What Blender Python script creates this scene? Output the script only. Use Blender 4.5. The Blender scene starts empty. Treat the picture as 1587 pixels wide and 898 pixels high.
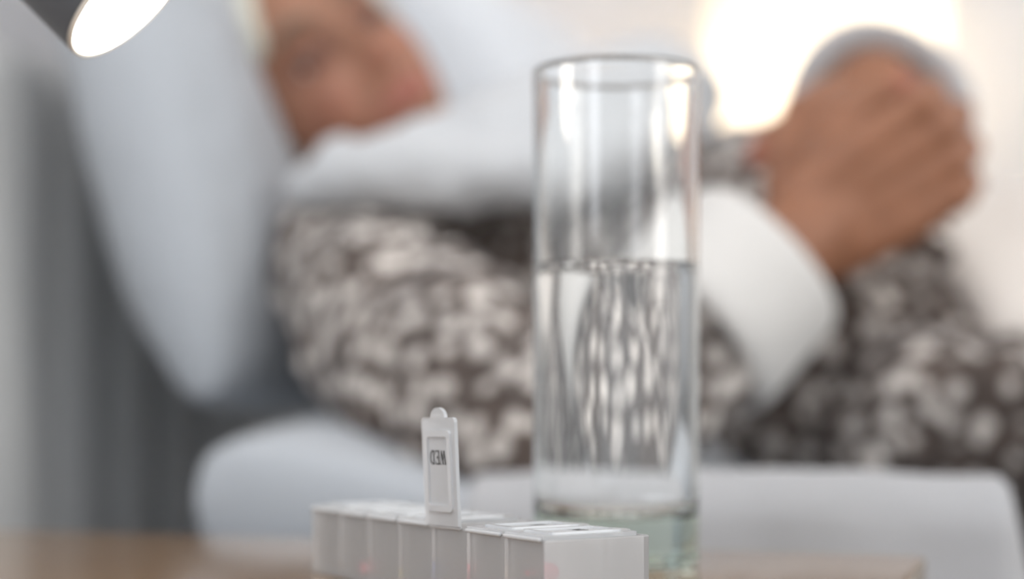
import bpy, bmesh, math, random
from mathutils import Vector, Matrix, noise

C = bpy.context.scene
COL = C.collection
random.seed(4)
PI = math.pi

# ------------------------------------------------------------------ camera
F = 2645.0                      # focal length in pixels of the 1587 px wide frame
CZ = 0.619                      # lens height above the floor; table top is at 0.55
TOP = 0.55
cam_d = bpy.data.cameras.new('camera')
cam = bpy.data.objects.new('camera', cam_d)
COL.objects.link(cam)
cam.location = (0, 0, CZ)
cam.rotation_euler = (PI/2, 0, 0)
cam_d.sensor_width = 36.0
cam_d.lens = F/1587*36.0
cam_d.shift_y = 151.0/1587
cam_d.clip_start = 0.02
cam_d.dof.use_dof = True
cam_d.dof.focus_distance = 0.525
cam_d.dof.aperture_fstop = 3.6
C.camera = cam

# ------------------------------------------------------------------ world, lights, exposure
W = bpy.data.worlds.new('world'); C.world = W; W.use_nodes = True
bg = W.node_tree.nodes['Background']
bg.inputs[0].default_value = (0.90, 0.95, 1.0, 1)
bg.inputs[1].default_value = 0.80

def area(name, loc, target, sx, sy, power, col):
    d = bpy.data.lights.new(name, 'AREA'); d.shape = 'RECTANGLE'; d.size = sx; d.size_y = sy
    d.energy = power; d.color = col
    o = bpy.data.objects.new(name, d); COL.objects.link(o); o.location = loc
    o.rotation_euler = (Vector(target)-Vector(loc)).to_track_quat('-Z', 'Y').to_euler()
    return o
area('overhead_key', (0.25, 0.35, 2.35), (0.1, 1.1, 0.6), 1.2, 1.2, 9, (0.97, 0.98, 1.0))  # added overhead key light, with no ceiling fitting behind it
area('right_fill', (1.45, -0.1, 1.4), (0.0, 0.9, 0.65), 0.6, 1.4, 8, (1.0, 0.97, 0.93))  # added area fill standing in for an unseen window on the right
area('left_fill', (-0.60, -0.15, 1.35), (0.1, 0.9, 0.6), 0.5, 1.3, 5, (0.90, 0.94, 1.0))  # added area fill inside the room; the left wall has no window
C.view_settings.view_transform = 'Standard'
C.view_settings.look = 'None'
C.view_settings.gamma = 1.0
C.view_settings.use_curve_mapping = False
C.view_settings.exposure = 0.32
C.cycles.transparent_max_bounces = 40
C.cycles.transmission_bounces = 16
C.cycles.max_bounces = 16
C.cycles.diffuse_bounces = 12
C.cycles.blur_glossy = 0.5
C.cycles.sample_clamp_indirect = 6.0

# ------------------------------------------------------------------ placement helpers
def P(u, v, Y):                 # photo position (u, v) at distance Y -> world point
    return Vector(((u-793.5)/F*Y, Y, CZ+(600.0-v)/F*Y))
TH = math.radians(12)
AX = Vector((math.cos(TH), -math.sin(TH), 0))     # along the bed, head to foot
BX = Vector((math.sin(TH), math.cos(TH), 0))      # across the bed, near to far
def B(a, b, z): return AX*a + BX*b + Vector((0, 0, z))
RB = Matrix(((AX.x, BX.x, 0), (AX.y, BX.y, 0), (0, 0, 1)))

# ------------------------------------------------------------------ materials
def mat(name, col, rough=0.6, **kw):
    m = bpy.data.materials.new(name); m.use_nodes = True
    b = m.node_tree.nodes['Principled BSDF']
    b.inputs['Base Color'].default_value = (*col, 1); b.inputs['Roughness'].default_value = rough
    for k, v in kw.items():
        b.inputs[k.replace('_', ' ')].default_value = v
    return m
def N(m, t, **kw):
    n = m.node_tree.nodes.new(t)
    for k, v in kw.items(): setattr(n, k, v)
    return n
def L(m, a, b): m.node_tree.links.new(a, b)
def bsdf(m): return m.node_tree.nodes['Principled BSDF']
def ramp(m, fac, stops):
    r = N(m, 'ShaderNodeValToRGB')
    e = r.color_ramp.elements
    while len(e) > len(stops): e.remove(e[-1])
    while len(e) < len(stops): e.new(0.5)
    for q, (p, c) in zip(e, stops): q.position = p; q.color = (*c, 1)
    L(m, fac, r.inputs[0]); return r
def fabric(name, col, rough=0.85, weave=900, strength=0.15, fold=12, foldstr=0.25, sheen=0.2):
    m = mat(name, col, rough, Sheen_Weight=sheen)
    tc = N(m, 'ShaderNodeTexCoord')
    n1 = N(m, 'ShaderNodeTexNoise'); n1.inputs['Scale'].default_value = weave
    n2 = N(m, 'ShaderNodeTexNoise'); n2.inputs['Scale'].default_value = fold; n2.inputs['Detail'].default_value = 3
    L(m, tc.outputs['Object'], n1.inputs[0]); L(m, tc.outputs['Object'], n2.inputs[0])
    b1 = N(m, 'ShaderNodeBump'); b1.inputs['Strength'].default_value = strength; b1.inputs['Distance'].default_value = 0.001
    b2 = N(m, 'ShaderNodeBump'); b2.inputs['Strength'].default_value = foldstr; b2.inputs['Distance'].default_value = 0.02
    L(m, n1.outputs[0], b1.inputs['Height']); L(m, n2.outputs[0], b2.inputs['Height'])
    L(m, b2.outputs[0], b1.inputs['Normal']); L(m, b1.outputs[0], bsdf(m).inputs['Normal'])
    return m
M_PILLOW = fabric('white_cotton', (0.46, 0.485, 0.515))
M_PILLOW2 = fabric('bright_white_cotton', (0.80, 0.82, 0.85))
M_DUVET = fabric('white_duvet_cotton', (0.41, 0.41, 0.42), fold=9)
M_CREAM = fabric('cream_cotton', (0.80, 0.74, 0.68), fold=10, foldstr=0.4)
M_FLEECE = fabric('white_fleece', (0.58, 0.59, 0.60), weave=350, strength=0.5, fold=15)
M_CUFF = fabric('warm_white_fleece', (0.68, 0.66, 0.63), weave=350, strength=0.5, fold=15)
M_HEAD = fabric('grey_upholstery', (0.60, 0.595, 0.58), weave=1200, foldstr=0.05)
M_HAIR = fabric('silver_hair', (0.62, 0.60, 0.50), rough=0.5, weave=260, strength=0.6)
M_BASE = mat('bed_base_grey', (0.3, 0.3, 0.3), 0.8)

def robe_mat():
    m = fabric('brown_dotted_fleece', (0.1, 0.08, 0.07), weave=500, strength=0.4, fold=14)
    tc = N(m, 'ShaderNodeTexCoord')
    wob = N(m, 'ShaderNodeTexNoise'); wob.inputs['Scale'].default_value = 30
    mx = N(m, 'ShaderNodeVectorMath', operation='MULTIPLY_ADD')
    mx.inputs[1].default_value = (0.012, 0.012, 0.012)
    L(m, tc.outputs['Object'], wob.inputs[0]); L(m, wob.outputs['Color'], mx.inputs[0]); L(m, tc.outputs['Object'], mx.inputs[2])
    v = N(m, 'ShaderNodeTexVoronoi'); v.inputs['Scale'].default_value = 50; v.inputs['Randomness'].default_value = 0.55
    L(m, mx.outputs[0], v.inputs['Vector'])
    r = ramp(m, v.outputs['Distance'], [(0.31, (0.76, 0.73, 0.70)), (0.49, (0.095, 0.073, 0.063))])
    n = N(m, 'ShaderNodeTexNoise'); n.inputs['Scale'].default_value = 22
    L(m, tc.outputs['Object'], n.inputs[0])
    r2 = ramp(m, n.outputs[0], [(0.35, (0.75, 0.72, 0.70)), (0.65, (1.1, 1.05, 1.0))])
    mul = N(m, 'ShaderNodeMix', data_type='RGBA', blend_type='MULTIPLY'); mul.inputs[0].default_value = 1
    L(m, r.outputs[0], mul.inputs[6]); L(m, r2.outputs[0], mul.inputs[7])
    L(m, mul.outputs[2], bsdf(m).inputs['Base Color'])
    return m
M_ROBE = robe_mat()

def skin_mat():
    m = mat('skin', (0.5, 0.27, 0.17), 0.5, Subsurface_Weight=0.12, Subsurface_Scale=0.01)
    bsdf(m).inputs['Subsurface Radius'].default_value = (1.0, 0.4, 0.2)
    at = N(m, 'ShaderNodeAttribute', attribute_name='tint')
    tc = N(m, 'ShaderNodeTexCoord')
    n = N(m, 'ShaderNodeTexNoise'); n.inputs['Scale'].default_value = 45; n.inputs['Detail'].default_value = 4
    L(m, tc.outputs['Object'], n.inputs[0])
    r = ramp(m, n.outputs[0], [(0.3, (0.85, 0.82, 0.8)), (0.7, (1.08, 1.05, 1.03))])
    mul = N(m, 'ShaderNodeMix', data_type='RGBA', blend_type='MULTIPLY'); mul.inputs[0].default_value = 1
    L(m, at.outputs['Color'], mul.inputs[6]); L(m, r.outputs[0], mul.inputs[7])
    L(m, mul.outputs[2], bsdf(m).inputs['Base Color'])
    n3 = N(m, 'ShaderNodeTexNoise'); n3.inputs['Scale'].default_value = 300
    bp = N(m, 'ShaderNodeBump'); bp.inputs['Strength'].default_value = 0.2; bp.inputs['Distance'].default_value = 0.001
    L(m, tc.outputs['Object'], n3.inputs[0]); L(m, n3.outputs[0], bp.inputs['Height']); L(m, bp.outputs[0], bsdf(m).inputs['Normal'])
    return m
M_SKIN = skin_mat()

def wood_mat():
    m = mat('pale_oak_laminate', (0.5, 0.38, 0.27), 0.11)
    tc = N(m, 'ShaderNodeTexCoord'); mp = N(m, 'ShaderNodeMapping'); mp.inputs['Scale'].default_value = (3, 60, 3)
    n = N(m, 'ShaderNodeTexNoise'); n.inputs['Scale'].default_value = 3; n.inputs['Detail'].default_value = 6
    L(m, tc.outputs['Object'], mp.inputs[0]); L(m, mp.outputs[0], n.inputs[0])
    r = ramp(m, n.outputs[0], [(0.3, (0.21, 0.130, 0.073)), (0.7, (0.29, 0.187, 0.108))])
    L(m, r.outputs[0], bsdf(m).inputs['Base Color'])
    return m
M_WOOD = wood_mat()
M_EDGE = mat('grey_edge_band', (0.30, 0.26, 0.22), 0.5)
M_METAL = mat('brushed_handle_metal', (0.6, 0.6, 0.6), 0.3, Metallic=1.0)

def plastic_mat(name, rough, wtrans, col=(0.93, 0.93, 0.94)):
    m = bpy.data.materials.new(name); m.use_nodes = True
    nt = m.node_tree; nt.nodes.clear()
    out = N(m, 'ShaderNodeOutputMaterial')
    gl = N(m, 'ShaderNodeBsdfTransparent'); gl.inputs[0].default_value = (0.99, 0.99, 0.99, 1)
    tr = N(m, 'ShaderNodeBsdfTranslucent'); tr.inputs[0].default_value = (*col, 1)
    df = N(m, 'ShaderNodeBsdfDiffuse'); df.inputs[0].default_value = (*col, 1)
    m1 = N(m, 'ShaderNodeMixShader'); m1.inputs[0].default_value = 0.85
    m2 = N(m, 'ShaderNodeMixShader'); m2.inputs[0].default_value = wtrans
    gs = N(m, 'ShaderNodeBsdfGlossy'); gs.inputs['Roughness'].default_value = 0.25
    fr = N(m, 'ShaderNodeFresnel'); fr.inputs[0].default_value = 1.45
    m3 = N(m, 'ShaderNodeMixShader')
    L(m, tr.outputs[0], m1.inputs[1]); L(m, df.outputs[0], m1.inputs[2])
    L(m, m1.outputs[0], m2.inputs[1]); L(m, gl.outputs[0], m2.inputs[2])
    L(m, fr.outputs[0], m3.inputs[0]); L(m, m2.outputs[0], m3.inputs[1]); L(m, gs.outputs[0], m3.inputs[2])
    L(m, m3.outputs[0], out.inputs[0])
    return m
M_TRAY = plastic_mat('frosted_plastic', 0.22, 0.65, (0.99, 0.985, 0.98))
M_LID = plastic_mat('frosted_lid_plastic', 0.25, 0.46, (0.95, 0.97, 0.99))
M_INK = mat('black_print', (0.02, 0.02, 0.02), 0.5)

def glass_mat():
    m = bpy.data.materials.new('clear_glass'); m.use_nodes = True
    nt = m.node_tree; nt.nodes.clear()
    out = N(m, 'ShaderNodeOutputMaterial'); g = N(m, 'ShaderNodeBsdfGlass')
    g.inputs['Roughness'].default_value = 0.0; g.inputs['IOR'].default_value = 1.5
    g.inputs['Color'].default_value = (1, 1, 1, 1)
    va = N(m, 'ShaderNodeVolumeAbsorption'); va.inputs['Color'].default_value = (0.62, 0.80, 0.64, 1); va.inputs['Density'].default_value = 12
    L(m, g.outputs[0], out.inputs['Surface']); L(m, va.outputs[0], out.inputs['Volume'])
    return m
M_GLASS = glass_mat()
def water_mat():
    m = bpy.data.materials.new('clear_water'); m.use_nodes = True
    nt = m.node_tree; nt.nodes.clear()
    out = N(m, 'ShaderNodeOutputMaterial'); g = N(m, 'ShaderNodeBsdfGlass')
    g.inputs['Roughness'].default_value = 0.0; g.inputs['IOR'].default_value = 1.33
    L(m, g.outputs[0], out.inputs['Surface'])
    return m
M_WATER = water_mat()
def emit_mat(name, col, s):
    m = bpy.data.materials.new(name); m.use_nodes = True
    nt = m.node_tree; nt.nodes.clear()
    out = N(m, 'ShaderNodeOutputMaterial'); e = N(m, 'ShaderNodeEmission')
    e.inputs[0].default_value = (*col, 1); e.inputs[1].default_value = s
    L(m, e.outputs[0], out.inputs[0]); return m
M_LENS = emit_mat('lamp_diffuser_glow', (1.0, 0.92, 0.80), 14.0)
M_SHADE = mat('dark_grey_lamp_paint', (0.075, 0.08, 0.088), 0.45)
M_RIM = mat('cream_lamp_rim', (0.9, 0.85, 0.75), 0.4)
M_BULB = emit_mat('warm_bulb_glow', (1.0, 0.80, 0.55), 30.0)
def shade_mat():
    m = bpy.data.materials.new('cream_lampshade_cloth'); m.use_nodes = True
    nt = m.node_tree; nt.nodes.clear()
    out = N(m, 'ShaderNodeOutputMaterial')
    tr = N(m, 'ShaderNodeBsdfTranslucent'); tr.inputs[0].default_value = (0.96, 0.94, 0.90, 1)
    df = N(m, 'ShaderNodeBsdfDiffuse'); df.inputs[0].default_value = (0.9, 0.87, 0.8, 1)
    mx = N(m, 'ShaderNodeMixShader'); mx.inputs[0].default_value = 0.45
    L(m, tr.outputs[0], mx.inputs[1]); L(m, df.outputs[0], mx.inputs[2]); L(m, mx.outputs[0], out.inputs[0])
    return m
M_CLOTHSHADE = shade_mat()
def wall_mat(name, col):
    m = mat(name, col, 0.9)
    tc = N(m, 'ShaderNodeTexCoord'); n = N(m, 'ShaderNodeTexNoise'); n.inputs['Scale'].default_value = 220
    bp = N(m, 'ShaderNodeBump'); bp.inputs['Strength'].default_value = 0.08; bp.inputs['Distance'].default_value = 0.002
    L(m, tc.outputs['Object'], n.inputs[0]); L(m, n.outputs[0], bp.inputs['Height']); L(m, bp.outputs[0], bsdf(m).inputs['Normal'])
    return m
M_WALL = wall_mat('white_wall_paint', (0.86, 0.85, 0.86))
M_CEIL = wall_mat('ceiling_paint', (0.85, 0.85, 0.85))
def floor_mat():
    m = mat('floor_boards', (0.4, 0.3, 0.2), 0.5)
    tc = N(m, 'ShaderNodeTexCoord'); mp = N(m, 'ShaderNodeMapping'); mp.inputs['Scale'].default_value = (1, 14, 1)
    n = N(m, 'ShaderNodeTexNoise'); n.inputs['Scale'].default_value = 4
    L(m, tc.outputs['Object'], mp.inputs[0]); L(m, mp.outputs[0], n.inputs[0])
    r = ramp(m, n.outputs[0], [(0.3, (0.33, 0.23, 0.15)), (0.7, (0.45, 0.33, 0.23))])
    L(m, r.outputs[0], bsdf(m).inputs['Base Color']); return m
M_FLOOR = floor_mat()

# ------------------------------------------------------------------ object helpers
def link_mesh(name, me, m, parent=None, smooth=True):
    o = bpy.data.objects.new(name, me); COL.objects.link(o)
    if m is not None and not me.materials: me.materials.append(m)
    if smooth:
        for p in me.polygons: p.use_smooth = True
    if parent is not None:
        o.parent = parent
        w = parent.matrix_basis if parent.parent is None else parent.parent.matrix_basis @ parent.matrix_basis
        if parent.type == 'EMPTY' and parent.parent is None:
            o.matrix_parent_inverse = Matrix.Translation(parent.location).inverted()
    return o
def obj(name, bm, m, parent=None, smooth=True, recalc=True):
    if recalc: bmesh.ops.recalc_face_normals(bm, faces=bm.faces)
    me = bpy.data.meshes.new(name); bm.to_mesh(me); bm.free()
    return link_mesh(name, me, m, parent, smooth)
def tag(o, label, cat=None, group=None, kind=None):
    if label: o['label'] = label
    if cat: o['category'] = cat
    if group: o['group'] = group
    if kind: o['kind'] = kind
    return o
def thing(name, label, cat, loc, group=None):
    o = bpy.data.objects.new(name, None); COL.objects.link(o); o.location = loc
    o.empty_display_size = 0.02
    return tag(o, label, cat, group)
def bevel(o, w, seg=2):
    b = o.modifiers.new('bevel', 'BEVEL'); b.width = w; b.segments = seg; b.limit_method = 'ANGLE'; b.angle_limit = 0.6
    return o
def subsurf(o, n=1):
    s = o.modifiers.new('subsurf', 'SUBSURF'); s.levels = n; s.render_levels = n; return o
def bake(o):
    bpy.context.view_layer.update()
    dg = bpy.context.evaluated_depsgraph_get()
    me = bpy.data.meshes.new_from_object(o.evaluated_get(dg))
    old = o.data; o.modifiers.clear(); o.data = me; me.name = o.name
    bpy.data.meshes.remove(old)
    for p in me.polygons: p.use_smooth = True
    return o
def box(bm, lo, hi, mtx=None):
    vs = [Vector((x, y, z)) for z in (lo[2], hi[2]) for y in (lo[1], hi[1]) for x in (lo[0], hi[0])]
    if mtx is not None: vs = [mtx @ v for v in vs]
    v = [bm.verts.new(q) for q in vs]
    for f in ((0, 2, 3, 1), (4, 5, 7, 6), (0, 1, 5, 4), (2, 6, 7, 3), (0, 4, 6, 2), (1, 3, 7, 5)):
        bm.faces.new([v[i] for i in f])
def frame_of(z):
    z = Vector(z).normalized()
    t = Vector((0, 0, 1)) if abs(z.z) < 0.9 else Vector((1, 0, 0))
    x = t.cross(z).normalized(); return x, z.cross(x), z
def tube(bm, pts, rads, seg=16, caps=True, sq=None):
    """a tube through pts with a radius at each; ends closed by rounded domes"""
    pts = [Vector(p) for p in pts]
    rings = []
    n = len(pts)
    x0 = None
    for i in range(n):
        d = (pts[min(i+1, n-1)]-pts[max(i-1, 0)])
        x, y, z = frame_of(d)
        if x0 is not None:
            x = (x0 - z*x0.dot(z)).normalized(); y = z.cross(x)
        x0 = x
        if caps and i == 0:
            for k in range(3, 0, -1):
                a = k/4*PI/2
                c = pts[0]-z*rads[0]*math.sin(a); r = rads[0]*math.cos(a)
                rings.append([bm.verts.new(c+(x*math.cos(t)+y*math.sin(t))*r) for t in [2*PI*j/seg for j in range(seg)]])
        rings.append([bm.verts.new(pts[i]+(x*math.cos(t)+y*math.sin(t))*rads[i]) for t in [2*PI*j/seg for j in range(seg)]])
        if caps and i == n-1:
            for k in range(1, 4):
                a = k/4*PI/2
                c = pts[i]+z*rads[i]*math.sin(a); r = rads[i]*math.cos(a)
                rings.append([bm.verts.new(c+(x*math.cos(t)+y*math.sin(t))*r) for t in [2*PI*j/seg for j in range(seg)]])
    for a, b in zip(rings, rings[1:]):
        for j in range(seg):
            bm.faces.new((a[j], a[(j+1) % seg], b[(j+1) % seg], b[j]))
    bm.faces.new(list(reversed(rings[0]))); bm.faces.new(rings[-1])
def ellipsoid(bm, c, r, rot=None, u=24, v=16):
    m = Matrix.Translation(c)
    if rot is not None: m = m @ rot.to_4x4()
    m = m @ Matrix.Diagonal((r[0], r[1], r[2], 1))
    bmesh.ops.create_uvsphere(bm, u_segments=u, v_segments=v, radius=1, matrix=m)
def lathe(bm, prof, c, seg=64, axis=None):
    x, y, z = (Vector((1, 0, 0)), Vector((0, 1, 0)), Vector((0, 0, 1))) if axis is None else frame_of(axis)
    c = Vector(c); rings = []
    for r, h in prof:
        if r < 1e-7: rings.append([bm.verts.new(c+z*h)])
        else: rings.append([bm.verts.new(c+z*h+(x*math.cos(2*PI*j/seg)+y*math.sin(2*PI*j/seg))*r) for j in range(seg)])
    for a, b in zip(rings, rings[1:]):
        for j in range(seg):
            k = (j+1) % seg
            if len(a) == 1 and len(b) == 1: continue
            if len(a) == 1: bm.faces.new((a[0], b[k], b[j]))
            elif len(b) == 1: bm.faces.new((a[j], a[k], b[0]))
            else: bm.faces.new((a[j], a[k], b[k], b[j]))
def remesh(o, vox, smooth=4, fac=0.5):
    r = o.modifiers.new('r', 'REMESH'); r.mode = 'VOXEL'; r.voxel_size = vox; r.adaptivity = 0
    if smooth:
        s = o.modifiers.new('s', 'SMOOTH'); s.iterations = smooth; s.factor = fac
    return bake(o)
def wrinkle(me, amp, scale, seed=0.0, flat=None):
    me.calc_loop_triangles()
    ns = [v.normal.copy() for v in me.vertices]
    for v, n in zip(me.vertices, ns):
        q = v.co*scale+Vector((seed, seed*1.7, -seed))
        k = noise.fractal(q, 0.8, 2.0, 3)
        v.co += n*amp*k
def ss(a, b, x):
    t = min(1, max(0, (x-a)/(b-a))); return t*t*(3-2*t)

# ------------------------------------------------------------------ the room
def struct(name, bm, m): return tag(obj(name, bm, m, smooth=False), None, kind='structure')
R4 = RB.to_4x4()
WA = -0.715                      # face of the wall behind the headboard
WB = 2.95                        # face of the wall beyond the bed
bm = bmesh.new(); box(bm, (WA, -2.2, -0.05), (2.6, WB, 0.0), R4); struct('floor', bm, M_FLOOR)
bm = bmesh.new(); box(bm, (WA-0.1, -2.2, 0.0), (WA, WB+0.1, 2.5), R4); struct('wall_left', bm, M_WALL)
bm = bmesh.new(); box(bm, (WA, WB, 0.0), (2.6, WB+0.1, 2.5), R4); struct('wall_back', bm, M_WALL)
bm = bmesh.new(); box(bm, (WA-0.1, -2.2, 2.5), (2.6, WB+0.1, 2.6), R4); struct('ceiling', bm, M_CEIL)
bm = bmesh.new(); box(bm, (WA+0.012, WB-0.014, 0.0), (2.6, WB, 0.09), R4); struct('baseboard_back', bm, M_CEIL)

# ------------------------------------------------------------------ the bed
MT = CZ-0.130                    # top of the mattress
bed = thing('bed', 'bed with white mattress and grey channelled headboard behind the bedside table', 'bed', B(0.3, 1.5, 0))
bm = bmesh.new(); box(bm, (-0.62, 0.87, MT-0.24), (1.45, 2.30, MT), R4)
o = obj('mattress', bm, M_PILLOW, bed); bevel(o, 0.04, 4)
bm = bmesh.new(); box(bm, (-0.62, 0.88, 0.10), (1.44, 2.29, MT-0.24), R4)
o = obj('bed_base', bm, M_BASE, bed); bevel(o, 0.01)
for a in (-0.5, 1.35):
    for b in (0.95, 2.2):
        bm = bmesh.new(); lathe(bm, [(0, 0), (0.02, 0), (0.028, 0.1), (0, 0.1)], B(a, b, 0), 16); obj('leg', bm, M_SHADE, bed)
HF = -0.636
bm = bmesh.new(); box(bm, (-0.712, 0.74, 0.0), (HF-0.018, 2.42, CZ+0.258), R4)
hb = obj('headboard', bm, M_HEAD, bed); bevel(hb, 0.012, 3)
chan = None
CW = 0.10
for i in range(17):
    b0 = 0.74+i*CW
    if chan is None:
        bm = bmesh.new(); n = 8
        prof = [(-(CW/2)*math.cos(PI*k/n)*0.985, 0.030*math.sin(PI*k/n)**0.6) for k in range(n+1)]
        zs = [0.02, 0.05, CZ+0.235, CZ+0.262]
        rows = []
        for zi, z in enumerate(zs):
            s = 1.0 if zi in (1, 2) else 0.35
            rows.append([bm.verts.new(RB @ Vector((q*s, p, z))) for p, q in prof])
        for r0, r1 in zip(rows, rows[1:]):
            for k in range(n): bm.faces.new((r0[k], r0[k+1], r1[k+1], r1[k]))
        bm.faces.new(rows[0]); bm.faces.new(rows[-1])
        bm.faces.new([r[0] for r in rows]); bm.faces.new([r[-1] for r in rows])
        c = obj('channel', bm, M_HEAD); chan = c
    else:
        c = chan.copy(); COL.objects.link(c)
    c.parent = hb
    c.matrix_parent_inverse = Matrix.Translation(bed.location).inverted() @ Matrix.Identity(4)
    c.matrix_parent_inverse = Matrix.Identity(4)
    c.location = B(HF-0.020, b0+CW/2, 0)

# ------------------------------------------------------------------ pillows
def pillow_mesh(half, fn=None, nx=56, ny=44, wr=0.006, seed=0.0, pw=0.42, rnd=0.0):
    """cushion with half sizes (x, y, thickness); fn moves a local point; pinched seam edge with pointed corners"""
    hx, hy, hz = half
    bm = bmesh.new(); grid = {}
    for side in (1, -1):
        for i in range(nx+1):
            for j in range(ny+1):
                edge = i in (0, nx) or j in (0, ny)
                if side == -1 and edge: grid[side, i, j] = grid[1, i, j]; continue
                u = -math.cos(PI*i/nx); v = -math.cos(PI*j/ny)
                u = 0.5*u+0.5*(2*i/nx-1); v = 0.5*v+0.5*(2*j/ny-1)
                x = hx*u*(1-0.06*(1-v*v))*(1-rnd*v*v*u*u); y = hy*v*(1-0.06*(1-u*u))*(1-rnd*v*v*u*u)
                t = ((1-u*u)*(1-v*v)); z = side*hz*max(t, 0)**pw
                q = Vector((x, y, z))
                k = noise.fractal(Vector((x*9+seed, y*9, side*3.0+seed)), 0.8, 2.0, 3)
                if not edge: q.z += k*wr*min(1, t*6)
                if fn: q = fn(q)
                grid[side, i, j] = bm.verts.new(q)
    for side in (1, -1):
        for i in range(nx):
            for j in range(ny):
                f = [grid[side, i, j], grid[side, i+1, j], grid[side, i+1, j+1], grid[side, i, j+1]]
                if side == -1: f.reverse()
                try: bm.faces.new(f)
                except ValueError: pass
    return bm
def place(bm, mtx):
    bmesh.ops.transform(bm, matrix=mtx, verts=bm.verts); return bm

HEADC = P(523, 58, 1.33)         # between the eyes
# upright pillow: local x runs across the bed, y runs up, z faces the foot of the bed
def upright(b_mid, zc, a_mid, tilt):
    up = (Vector((0, 0, 1))*math.cos(tilt) - AX*math.sin(tilt))
    nrm = AX*math.cos(tilt)+Vector((0, 0, 1))*math.sin(tilt)
    x = up.cross(nrm)
    m = Matrix((x, up, nrm)).transposed().to_4x4()
    m.translation = B(a_mid, b_mid, zc)
    return m
mp = upright(1.44, CZ+0.200, -0.516, math.radians(15.5))
inv = mp.inverted()
hl = inv @ (HEADC + Vector((0.0, 0.10, 0.0)))
def dent(q):
    d2 = ((q.x-hl.x-0.07)/0.145)**2+((q.y-hl.y)/0.17)**2
    if q.z > -0.03: q.z -= 0.085*math.exp(-d2*1.1)*ss(-0.03, 0.05, q.z)
    return q
bm = place(pillow_mesh((0.36, 0.245, 0.084), dent, seed=2.0, pw=0.36, rnd=0.12), mp)
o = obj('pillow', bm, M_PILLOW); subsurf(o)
tag(o, 'large white pillow propped upright against the headboard, behind the woman\'s head', 'pillow')
# flat pillow under the elbow
mp2 = RB.to_4x4(); mp2.translation = B(-0.185, 1.265, MT+0.064)
elb = mp2.inverted() @ P(890, 660, 1.02)
def dent2(q):
    d2 = ((q.x-elb.x-0.02)/0.16)**2+((q.y-elb.y-0.05)/0.2)**2
    if q.z > -0.02: q.z -= 0.04*ss(0.02, 0.14, q.x)*ss(-0.02, 0.03, q.z)
    if q.z > -0.02: q.z -= 0.055*math.exp(-d2)*ss(-0.02, 0.03, q.z)
    return q
bm = place(pillow_mesh((0.235, 0.33, 0.066), dent2, seed=5.0, pw=0.16, rnd=0.08, wr=0.004), mp2)
o = obj('pillow', bm, M_PILLOW); subsurf(o)
tag(o, 'white pillow lying flat on the mattress below the upright one', 'pillow')
# pillow on the far half of the bed
mp3 = upright(2.15, CZ+0.21, -0.385, math.radians(26))
bm = place(pillow_mesh((0.34, 0.31, 0.14), None, seed=9.0, pw=0.36), mp3)
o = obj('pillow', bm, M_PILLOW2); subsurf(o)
tag(o, 'white pillow behind the woman\'s face on the far half of the bed', 'pillow')

# ------------------------------------------------------------------ the woman
person = thing('person', 'grey-haired woman in brown dotted robe with white cuffs, lying with folded hands', 'person', P(1000, 740, 1.3))
SH = P(530, 425, 1.25); EL = P(890, 665, 1.04); WR = P(1275, 345, 1.115)
Uh = Vector((-0.678, 0.0, 0.735)); Fh = Vector((0.31, -0.906, 0.287)).normalized()
Uh = (Uh-Fh*Uh.dot(Fh)).normalized(); Rh = Fh.cross(Uh).normalized()
HO = HEADC - Fh*0.080
def HL(r, f, u): return HO + Rh*(r/930)+Fh*(f/930)+Uh*(u/930)
def g(x, y, sx, sy): return math.exp(-(x/sx)**2-(y/sy)**2)
def head_surface(d):
    dr, df, du = d
    lo = max(0.0, -du)
    x = 74*dr*(1-0.26*lo**1.4); y = 90*df+44*ss(0, 1, lo); z = 112*du
    if df > 0 and du < 0.1: y = y*(1-0.02*lo)
    if df > 0.05:
        w = ss(0.05, 0.5, df)
        q = 0
        q += 22*g(x, z+36, 9, 17)+9*g(x, z+14, 8, 20)+5*(g(x-13, z+40, 7, 8)+g(x+13, z+40, 7, 8))
        q += 5*(g(x-30, z-20, 20, 9)+g(x+30, z-20, 20, 9))
        q -= 15*(g(x-31, z-1, 19, 13)+g(x+31, z-1, 19, 13))
        q += 5*(g(x-45, z+28, 20, 18)+g(x+45, z+28, 20, 18))
        q -= 3*(g(x-26, z+58, 8, 20)+g(x+26, z+58, 8, 20))
        q += 6*g(x, z+61, 22, 6)+6*g(x, z+74, 19, 6)-4*g(x, z+67.5, 25, 3)
        q += 7*g(x, z+98, 18, 13)-3*g(x, z+84, 20, 6)
        y += q*w
    return x, y, z
bm = bmesh.new()
nu, nv = 96, 72
rows = []
for j in range(1, nv):
    th = PI*j/nv
    rows.append([bm.verts.new(HL(*head_surface((math.sin(th)*math.cos(2*PI*i/nu), math.sin(th)*math.sin(2*PI*i/nu), math.cos(th))))) for i in range(nu)])
for a, b in zip(rows, rows[1:]):
    for i in range(nu): bm.faces.new((a[i], b[i], b[(i+1) % nu], a[(i+1) % nu]))
bm.faces.new(rows[0]); bm.faces.new(list(reversed(rows[-1])))
for s in (-1, 1):                                   # ears and upper eyelids
    ellipsoid(bm, HL(s*76, -8, -12), (0.006, 0.016, 0.031), Matrix((Rh, Fh, Uh)).transposed(), 14, 10)
    tube(bm, [HL(s*(31-15), 74, 1), HL(s*(31-6), 76, 4), HL(s*(31+6), 74, 4), HL(s*(31+16), 66, 0)], [0.004, 0.006, 0.006, 0.004], 10)
CH = P(760, 400, 1.37)
tube(bm, [HL(0, -8, -70), HL(0, -20, -130), P(690, 330, 1.40)], [0.056, 0.055, 0.065], 20)
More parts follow.
